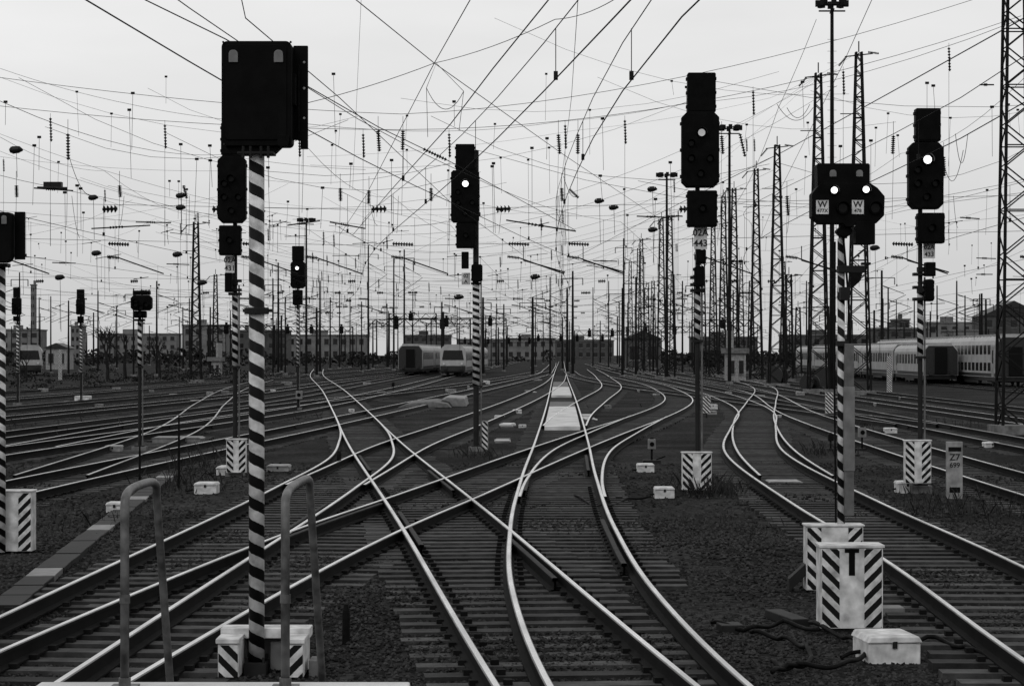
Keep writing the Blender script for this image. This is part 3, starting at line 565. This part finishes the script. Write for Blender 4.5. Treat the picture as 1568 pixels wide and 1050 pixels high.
for (d,xl,xr,zl,zr,zc) in spans:
    od=d; d*=K_; xl*=Q; xr*=Q; zl*=Q; zr*=Q; zc*=Q
    for k,(dz,dy) in enumerate(((0,0),(.55,.25))):
        pp=[]; xc=(xl+xr)/2
        for i in range(31):
            x=xl+(xr-xl)*i/30; t=(x-xc)/(xr-xc) if x>xc else (x-xc)/(xl-xc); ze=zr if x>xc else zl
            pp.append((x,d+dy,zc+dz*(1+t)+(ze-zc)*abs(t)**(1.7 if k else 1.9)))
        mb.tube(pp,.011 if od<60 else .014,WIRE,4)
        if k==0: base=pp
    for z in (7.3,6.1): mb.tube([(xl,d,z+.4),((xl+xr)/2,d,z),(xr,d,z+.5)],.01 if od<60 else .013,WIRE,4)
    for f,d0,d1,off in elec:
        if not d0<d<d1: continue
        x=f(d)+off
        if not xl+2<x<xr-2: continue
        j=min(range(31),key=lambda i:abs(base[i][0]-x)); zt=base[j][2]
        mb.insul((x,d,zt-.15),(x+.03,d,zt-.95),.055 if od<60 else .08); mb.tube([(x,d,zt),(x,d,7.3)],.007 if od<60 else .011,WIRE,3); mb.tube([(x,d,7.3),(x,d,6.1)],.011,WIRE,3)
        if random.random()<.7: mb.insul((x-1.2,d,6.15),(x-1.9,d,6.18),.08)
        if random.random()<.6:
            q=random.uniform(1.4,2.6); mb.insul((x+q,d,7.33),(x+q+.5,d,7.35),.14,k=4)
        if random.random()<.5: mb.tube([(x-1.4,d,ZC+.5),(x,d,ZC+.1)],.03,WIRE,4); mb.tube([(x-1.4,d,6.1),(x-1.4,d,ZC+.5)],.02,WIRE,4)
for (px,py) in ((25,230),(143,303),(277,300),(277,318),(999,290),(918,308),(940,318),(1000,352),(148,388),(272,390),(703,455),(820,424),(92,425),(310,433),(1340,380)):
    p=W(px,py,42); q=.8 if py>235 else 1.1
    mb.tube([(p[0]-.2*q,p[1],p[2]-.03),(p[0]-.12*q,p[1],p[2])],.06*q,CER,10,r2=.12*q); mb.tube([(p[0]-.12*q,p[1],p[2]),(p[0]+.08*q,p[1],p[2]+.02)],.12*q,CER,10,r2=.11*q); mb.tube([(p[0]+.08*q,p[1],p[2]+.02),(p[0]+.2*q,p[1],p[2])],.11*q,CER,10,r2=.03*q)
    mb.tube([(p[0],p[1],p[2]),(p[0]+.03,p[1],p[2]-random.uniform(.8,2))],.009,WIRE,3)
mb.obj('cross_span_wires')
mb=MB()
def wr(pts,r=.007): mb.tube([W(*p) for p in pts],r,WIRE,4)
def wrs(pts,r=.008):
    P=[Vector(W(*p)) for p in pts]; o=[]
    for i in range(len(P)-1):
        L_=(P[i+1]-P[i]).length
        for k in range(8): t=k/8; q=P[i].lerp(P[i+1],t); q.z-=L_*.018*4*t*(1-t); o.append(q)
    o.append(P[-1]); mb.tube(o,r,WIRE,4)
for p in [((222,0,11),(345,60,12),(470,132,13.5),(580,195,16),(690,248,19),(880,352,28)),
 ((545,0,14),(665,97,18),(860,235,26),(1005,332,42)),((720,0,14),(665,97,18),(560,300,30),(520,360,42)),((370,0,12),(376,28,13),(520,150,18),(690,310,30),(800,390,42)),
 ((885,0,16),(875,150,24),(858,290,42),(850,420,84)),((1568,28,11),(1385,130,14),(1200,232,20),(1000,332,30),(870,400,42)),((1335,0,20),(1290,100,26),(1190,300,42),(1150,400,60)),
 ((840,0,10.6),(755,105,12),(690,190,15),(598,292,21),(540,360,30)),((540,290,42),(553,0,30))]:
    wr(p,.006)
for p in [((470,158,24),(665,97,24),(850,30,22),(940,0,20)),((470,225,42),(600,300,60),(760,370,84)),((0,155,30),(340,237,42),(560,260,42)),((0,240,60),(340,262,60),(690,250,42)),
 ((1250,30,40),(1192,165,42),(1110,330,60)),((470,190,35),(860,186,42),(1050,158,42),(1568,28,30)),
 ((1568,120,42),(1380,235,60),(1150,330,84)),((935,330,60),(1120,200,84),(1253,115,84)),((1315,80,81),(1180,150,84),(880,200,84),(470,240,84)),((0,105,42),(200,160,42),(380,186,42)),
 ((0,350,84),(340,300,84),(700,330,84),(1040,300,84)),((1253,115,84),(1000,330,84),(700,400,84)),((0,210,50),(160,262,60),(340,330,84),(520,400,110)),((1568,300,84),(1300,350,110),(1050,420,150))]:
    wrs(p)
def loop(a,b_,sag,d,r=.012):
    pp=[]
    for i in range(13):
        t=i/12; pp.append((a[0]+(b_[0]-a[0])*t,a[1]+(b_[1]-a[1])*t+sag*(1-(2*t-1)**2),d))
    wr(pp,r)
loop((653,135),(710,140),30,24,.008);loop((1190,160),(1245,165),22,42);loop((1463,205),(1482,205),45,42);loop((1440,225),(1475,230),50,42);loop((106,240),(140,300),15,42);loop((863,270),(884,300),12,42);loop((1205,165),(1240,160),18,42)
for px in (560,610,855,1105,565,600,870,110,190,290,1210,1460): loop((px,300),(px+random.uniform(-14,14),345+random.uniform(0,20)),12,42,.009)
wr(((653,135,24),(655,210,24)));wr(((710,140,24),(703,200,24)));wr(((653,135,24),(668,97,24),(710,140,24)))
for px,y0,y1 in ((104,205,245),(579,200,232),(617,200,230),(660,288,308),(521,288,308),(565,292,312),(855,206,236),(885,206,236),(860,288,308),(1105,208,236),(1368,208,236),(183,284,302),(25,284,302),(1205,300,330),(1445,240,270)):
    wr(((px,y0-22,42),(px,y0,42)),.01); mb.insul(W(px,y0,42),W(px+random.uniform(-1,2),y1,42),.08,k=9); wr(((px,y1,42),(px-2,y1+100,42)),.008)
for a,b_ in (((1133,205),(1141,240)),((281,284),(286,304)),((648,228),(684,245)),((872,290),(886,303))):
    mb.insul(W(a[0],a[1],42),W(b_[0],b_[1],42),.07,k=9)
for (x0,y0,x1,y1,d) in ((52,288,112,292,42),(208,340,262,341,50),(775,337,882,354,42),(975,331,1025,333,45),(1020,331,1045,331,45),(80,402,116,403,60),(255,404,290,405,60),(908,399,945,400,60),(1500,130,1522,130,42),(1470,333,1500,335,50),(1495,395,1525,396,60),(1495,420,1520,420,60),(140,350,230,345,45),(440,345,490,338,45),(505,340,560,350,45)):
    p,q=Vector(W(x0,y0,d)),Vector(W(x1,y1,d)); mb.tube([p,q],.026,WIRE,5); mb.insul(p.lerp(q,.3),p.lerp(q,.55),.06,k=5)
p=W(80,283,42); mb.box(p[0]-.3,p[0]+.3,p[1],p[1]+.3,p[2]-.08,p[2]+.1,CER); mb.tube([(p[0]-.5,p[1],p[2]-.1),(p[0]+.5,p[1],p[2]-.12)],.05,CER,6)
for i in range(300):
    low=i>90
    px,py,d=random.uniform(0,1568),(random.uniform(330,505) if low else random.uniform(110,330)),random.choice((84,110,140) if low else (42,60)); p=W(px,py,d); mb.tube([(p[0]-.06,p[1],p[2]),(p[0]+.06,p[1],p[2])],.03+.0004*d,WIRE,6); L_=random.uniform(.6,2.5)
    mb.tube([p,(p[0]+random.uniform(-.1,.1),p[1],p[2]-L_)],.008 if not low else .014,WIRE,3)
    if low and random.random()<.35:
        l=random.uniform(.4,1.0); mb.tube([(p[0]-l,p[1],p[2]-.1),(p[0]+l,p[1],p[2]+random.uniform(-.3,.3))],.03,WIRE,4)
    if random.random()<.2:
        a=random.uniform(-.25,.25); l=random.uniform(4,10); pp=[(p[0]+l*t,p[1],p[2]+l*a*t+1.2*t*t) for t in (-1,-.6,-.3,0,.3,.6,1)]; mb.tube(pp,.009,WIRE,3)
mb.obj('feeder_wires_and_insulators')

# ---------------- trains ----------------
def train(name,x,d,slope,L_,hs=1.0,front='cab',body=TRBODY,double=False,w_=1.45,z=GZ+.1):
    e=empty(name,(x,d,z),-math.atan(slope)); H_=4.0*hs
    prof=[(-w_,.75),(w_,.75),(w_,H_*.8),(w_*.93,H_*.88),(w_*.75,H_*.95),(w_*.4,H_*.99),(0,H_),(-w_*.4,H_*.99),(-w_*.75,H_*.95),(-w_*.93,H_*.88),(-w_,H_*.8)]
    mb=MB(); mb.prism(prof,0,L_,body)
    mb.box(-w_+.1,w_-.1,.2,L_-.2,.45,.749,TRDARK)
    for k in range(int(L_/1.6)): mb.box(-w_*.7,w_*.7,k*1.6+.5,k*1.6+.62,H_*.955,H_+.03,TRROOF)
    mb.obj('body',e)
    mb=MB(); rows=[(H_*.5,H_*.74)] if not double else [(H_*.3,H_*.46),(H_*.62,H_*.8)]
    for sx in (-1,1):
        xx=sx*w_; 
        for z0,z1 in rows:
            y=2.6
            while y<L_-3: mb.box(min(xx,xx+sx*.012),max(xx,xx+sx*.012),y,y+1.3,z0,z1,GLASS); y+=1.9
        for y in (1.0,L_-2.2): mb.box(min(xx,xx+sx*.02),max(xx,xx+sx*.02),y,y+1.1,.8,H_*.76,WGREY); mb.box(min(xx,xx+sx*.03),max(xx,xx+sx*.03),y+.3,y+.8,H_*.45,H_*.7,GLASS)
        mb.box(min(xx,xx+sx*.006),max(xx,xx+sx*.006),.05,L_-.05,.8,1.05,TRDARK)
    mb.obj('windows_and_doors',e)
    mb=MB()
    if front=='cab':
        mb.prism([(-w_*.85,H_*.52),(w_*.85,H_*.52),(w_*.72,H_*.82),(-w_*.72,H_*.82)],-.06,-.002,GLASS); mb.prism([(-w_*.98,.6),(w_*.98,.6),(w_*.98,1.2),(-w_*.98,1.2)],-.12,-.002,TRDARK)
        for sx in (-1,1): mb.disc(sx*w_*.7,-.14,-.05,H_*.4,.13,WHITE,12); mb.disc(sx*w_*.6,-.5,-.1,.95,.18,TRDARK,10)
    else:
        mb.prism([(-w_*.97,.8),(w_*.97,.8),(w_*.97,H_*.8),(w_*.7,H_*.94),(-w_*.7,H_*.94),(-w_*.97,H_*.8)],-.05,-.002,TRDARK); mb.prism([(-.5,.9),(.5,.9),(.5,3.1),(-.5,3.1)],-.3,-.06,BLK2)
        for sx in (-1,1): mb.disc(sx*w_*.6,-.6,-.1,.95,.2,TRDARK,10)
    mb.obj('front_end',e)
    mb=MB()
    for y in (3,5.4,L_-5.4,L_-3):
        for sx in (-.75,.75): mb.tube([(sx-.06,y,.46),(sx+.06,y,.46)],.46,TRDARK,16)
        mb.box(-1.1,1.1,y-.9,y+.9,.35,.6,TRDARK)
    for sx in (-1,1): mb.box(sx*1.2-.15,sx*1.2+.15,L_*.35,L_*.62,.25,.6,TRDARK)
    mb.obj('bogies',e)
sl=.022
for k in range(3): train('passenger_coach',-12.2+sl*26.6*k,273+26.6*k,sl,26.2,hs=.93,front='gangway')
for k in range(3): train('railcar' if k==0 else 'passenger_coach',-6.7+sl*26*k,258+26*k,sl,25.5,hs=.9,front='cab')
sr=(T1(240)-T1(191))/49
train('locomotive',T1(193),191,sr,19,hs=.86,front='gangway')
for k in range(4): train('passenger_coach',T1(211.5+26.5*k),210.5+26.5*k,sr,26,hs=.9,front='gangway')
for k in range(3): train('double_deck_coach',T2(176+26.6*k),175+26.6*k,sr,26,hs=1.02,double=True,front='gangway')
p=W(45,560,150); train('railcar',p[0],p[1],-.2,24,hs=.9,front='cab')

# ---------------- background ----------------
def building(x0,x1,top,d,m=BRICK,roof='flat',name='office_building',dep=15,floors=None):
    d*=K_; s=F/d; w_=(x1-x0)/s; h=(HY-top)/s+CH-GZ; e=empty(name,((x0-784)/s,d,GZ)); mb=MB()
    mb.box(0,w_,0,dep,-.3,h,m)
    if roof=='gable': mb.prism([(-.4,h+.01),(w_+.4,h+.01),(w_/2,h+w_*.25)],-.4,dep+.4,TRDARK)
    else: mb.box(-.3,w_+.3,-.3,dep+.3,h+.01,h+.5,CONC); mb.box(w_*.3,w_*.5,3,7,h+.5,h+2.2,m)
    mb.obj('walls_and_roof',e); mb=MB(); fl=floors or max(1,int(h/3.3)); fh=h/fl; nc=max(2,int(w_/3.2)); cw=w_/nc
    for i in range(nc):
        for j in range(fl): mb.box(i*cw+cw*.25,i*cw+cw*.75,-.05,-.01,j*fh+fh*.3,j*fh+fh*.75,GLASS); mb.box(i*cw+cw*.2,i*cw+cw*.8,-.12,-.051,j*fh+fh*.24,j*fh+fh*.29,CONC)
    mb.obj('windows',e)
building(280,345,499,420,BLDG);building(345,440,507,450,BRICK);building(0,60,506,500,BLDG);building(47,53,437,520,BLDG,name='chimney_tower',dep=4)
building(958,1012,519,230,BRICK,'gable','brick_shed');building(1340,1420,504,380,BRICK);building(1375,1393,490,420,BRICK);building(1420,1505,495,400,BLDG);building(1505,1600,484,350,BRICK,'gable','brick_house');building(70,102,533,210,WGREY,'gable','signal_hut',6,1)
building(1200,1330,514,450,BRICK);building(620,690,514,550,BRICK);building(440,560,514,480,BLDG);building(1460,1500,507,330,BLDG); building(1060,1160,517,460,BRICK);building(700,776,521,560,BLDG);building(776,850,519,540,BLDG);building(850,940,522,560,BRICK);building(150,270,512,520,BLDG);building(108,122,500,540,BLDG)
building(1114,1142,541,118,WGREY,'flat','relay_hut',3,1); building(321,337,553,150,WGREY,'flat','equipment_cabinet',2,1)
def drum(px,py,rpx):
    d=GD(py); s=F/d; r=rpx/s; e=empty('cable_drum',((px-784)/s,d,GZ)); mb=MB(); mb.tube([(-.5,0,r),(-.42,0,r)],r,TRDARK,24); mb.tube([(.42,0,r),(.5,0,r)],r,TRDARK,24); mb.tube([(-.42,0,r),(.42,0,r)],r*.6,BLK2,20); mb.obj('drum',e,bevel=.01)
    e.rotation_euler=(0,0,.9)
drum(1190,590,15); drum(1265,596,17); drum(1240,598,12)
def gantry(x0,x1,y,d):
    d*=K_; s=F/d; a,b_=(x0-784)/s,(x1-784)/s; z=(HY-y)/s+CH-GZ; e=empty('signal_gantry',(0,d,GZ)); mb=MB()
    for zz in (z,z-1.2):
        for yy in (0,1.2): mb.tube([(a,yy,zz),(b_,yy,zz)],.1,LATT,4)
    k=int((b_-a)/1.2)
    for i in range(k):
        xa=a+(b_-a)*i/k; xb=a+(b_-a)*(i+1)/k
        for yy in (0,1.2): mb.tube([(xa,yy,z if i%2 else z-1.2),(xb,yy,z-1.2 if i%2 else z)],.06,LATT,4)
    for x in (a,b_):
        for yy in (0,1.2): mb.tube([(x,yy,0),(x,yy,z)],.16,LATT,4)
    n=int((b_-a)/6)
    for i in range(n):
        x=a+(i+.5)*(b_-a)/n+random.uniform(-.9,.9); mb.prism(chamf(x-.45,x+.45,z-1.7,z+.1,.15),-.4,-.12,BLK); mb.box(x-.25,x+.25,-.35,-.1,z+.12,z+.6,BLK)
    mb.obj('truss_and_signals',e)
gantry(564,720,489,215);gantry(596,668,480,290);gantry(660,775,487,260);gantry(880,960,506,330);gantry(960,1060,500,260);gantry(320,420,498,240);gantry(1060,1150,490,250); gantry(776,935,514,380); gantry(700,860,519,420); gantry(420,540,500,300)
mb=MB()
def clump(x,y,z0,rx,h,n,sz):
    for i in range(n):
        a=random.uniform(0,6.28); r=rx*math.sqrt(random.random()); t=random.random()**.8; r*=(1-.6*t)
        p=Vector((x+r*math.cos(a),y+r*math.sin(a),z0+h*t)); u=Vector((random.uniform(-1,1),random.uniform(-1,1),random.uniform(-1,1))).normalized()*sz; v=u.cross(Vector((random.random(),random.random(),random.random()))).normalized()*sz*.7
        mb.add([tuple(p-u),tuple(p+v),tuple(p+u),tuple(p-v)],[(0,1,2,3)],LEAF)
for i in range(190):
    d=random.uniform(230,420); px=random.uniform(-60,1640)
    if 690<px<960 and d<400: continue
    clump((px-784)/F*d*K_,d*K_,GZ,random.uniform(3,7),random.uniform(1.2,4.0),70,.5)
mb.obj('distant_bushes')
mb=MB()
for i in range(90):
    if random.random()<.6: px=random.uniform(0,420); d=random.uniform(95,170)
    else: px=random.uniform(940,1568); d=random.uniform(120,200)
    clump((px-784)/F*d*K_,d*K_,GZ,random.uniform(.8,2.5),random.uniform(.3,1.1),60,.13)
mb.obj('trackside_shrubs')
mb=MB()
def weeds(px,py,rad,n,h):
    d0=GD(py); x0=(px-784)/F*d0
    for i in range(n):
        x=x0+random.gauss(0,rad); y=d0+random.gauss(0,rad*2); hh=h*random.uniform(.2,1)**1.5; a=random.uniform(0,6.28); w_=.004+.00015*d0; lx,ly=random.gauss(0,.35)*hh,random.gauss(0,.35)*hh
        if any(q0<=y<=q1 and abs(q(y)-x)<1.1 for q,q0,q1 in TR): continue
        p=[(x-w_*math.cos(a),y-w_*math.sin(a),GZ-.02),(x+w_*math.cos(a),y+w_*math.sin(a),GZ-.02),(x+lx*.5+w_*.6,y+ly*.5,GZ+hh*.6),(x+lx,y+ly,GZ+hh)]
        mb.add(p,[(0,1,2),(0,2,3)],LEAF)
for a in ((1090,755,.35,400,.45),(1140,810,.8,120,.2),(1500,785,.8,400,.4),(1440,760,.6,100,.3),(60,800,.8,150,.3),(225,720,.7,500,.75),(280,745,.5,150,.4),(1272,692,.8,250,.4),(735,700,.4,150,.35),(480,850,.4,60,.15),(620,680,.7,60,.2),(350,640,2,200,.5),(120,660,2,250,.5),(1400,650,2,250,.4),(1130,620,2,200,.5)): weeds(*a)
mb.obj('weeds')
def tree(px,py,h):
    d=GD(py); s=F/d; e=empty('bare_tree',((px-784)/s,d,GZ)); mb=MB()
    def br(p,dr,l,r,k):
        q=p+dr*l; mid=p.lerp(q,.5)+Vector((random.uniform(-.05,.05)*l,random.uniform(-.05,.05)*l,0)); mb.tube([p,mid,q],r,BARK,5,r2=r*.65)
        if k==0: return
        for i in range(random.choice((2,3,3))):
            nd=(dr+Vector((random.uniform(-.8,.8),random.uniform(-.8,.8),random.uniform(-.1,.6)))).normalized(); br(p.lerp(q,random.uniform(.65,1)),nd,l*random.uniform(.55,.8),r*.62,k-1)
    br(Vector((0,0,-.1)),Vector((random.uniform(-.1,.1),0,1)),h*.33,h*.03,5); mb.obj('trunk_and_branches',e)
for a in ((165,582,7),(192,580,7.5),(245,580,6.5),(40,585,4),(330,572,5),(1490,585,4.5)): tree(*a)

# ---------------- camera ----------------
cd=bpy.data.cameras.new('camera'); cam=bpy.data.objects.new('camera',cd); COL.objects.link(cam); cam.location=(0,0,CH); cam.rotation_euler=(math.pi/2,0,0)
cd.lens=80; cd.sensor_width=36; cd.shift_y=16/1568; cd.clip_start=.1; cd.clip_end=6000; sc.camera=cam
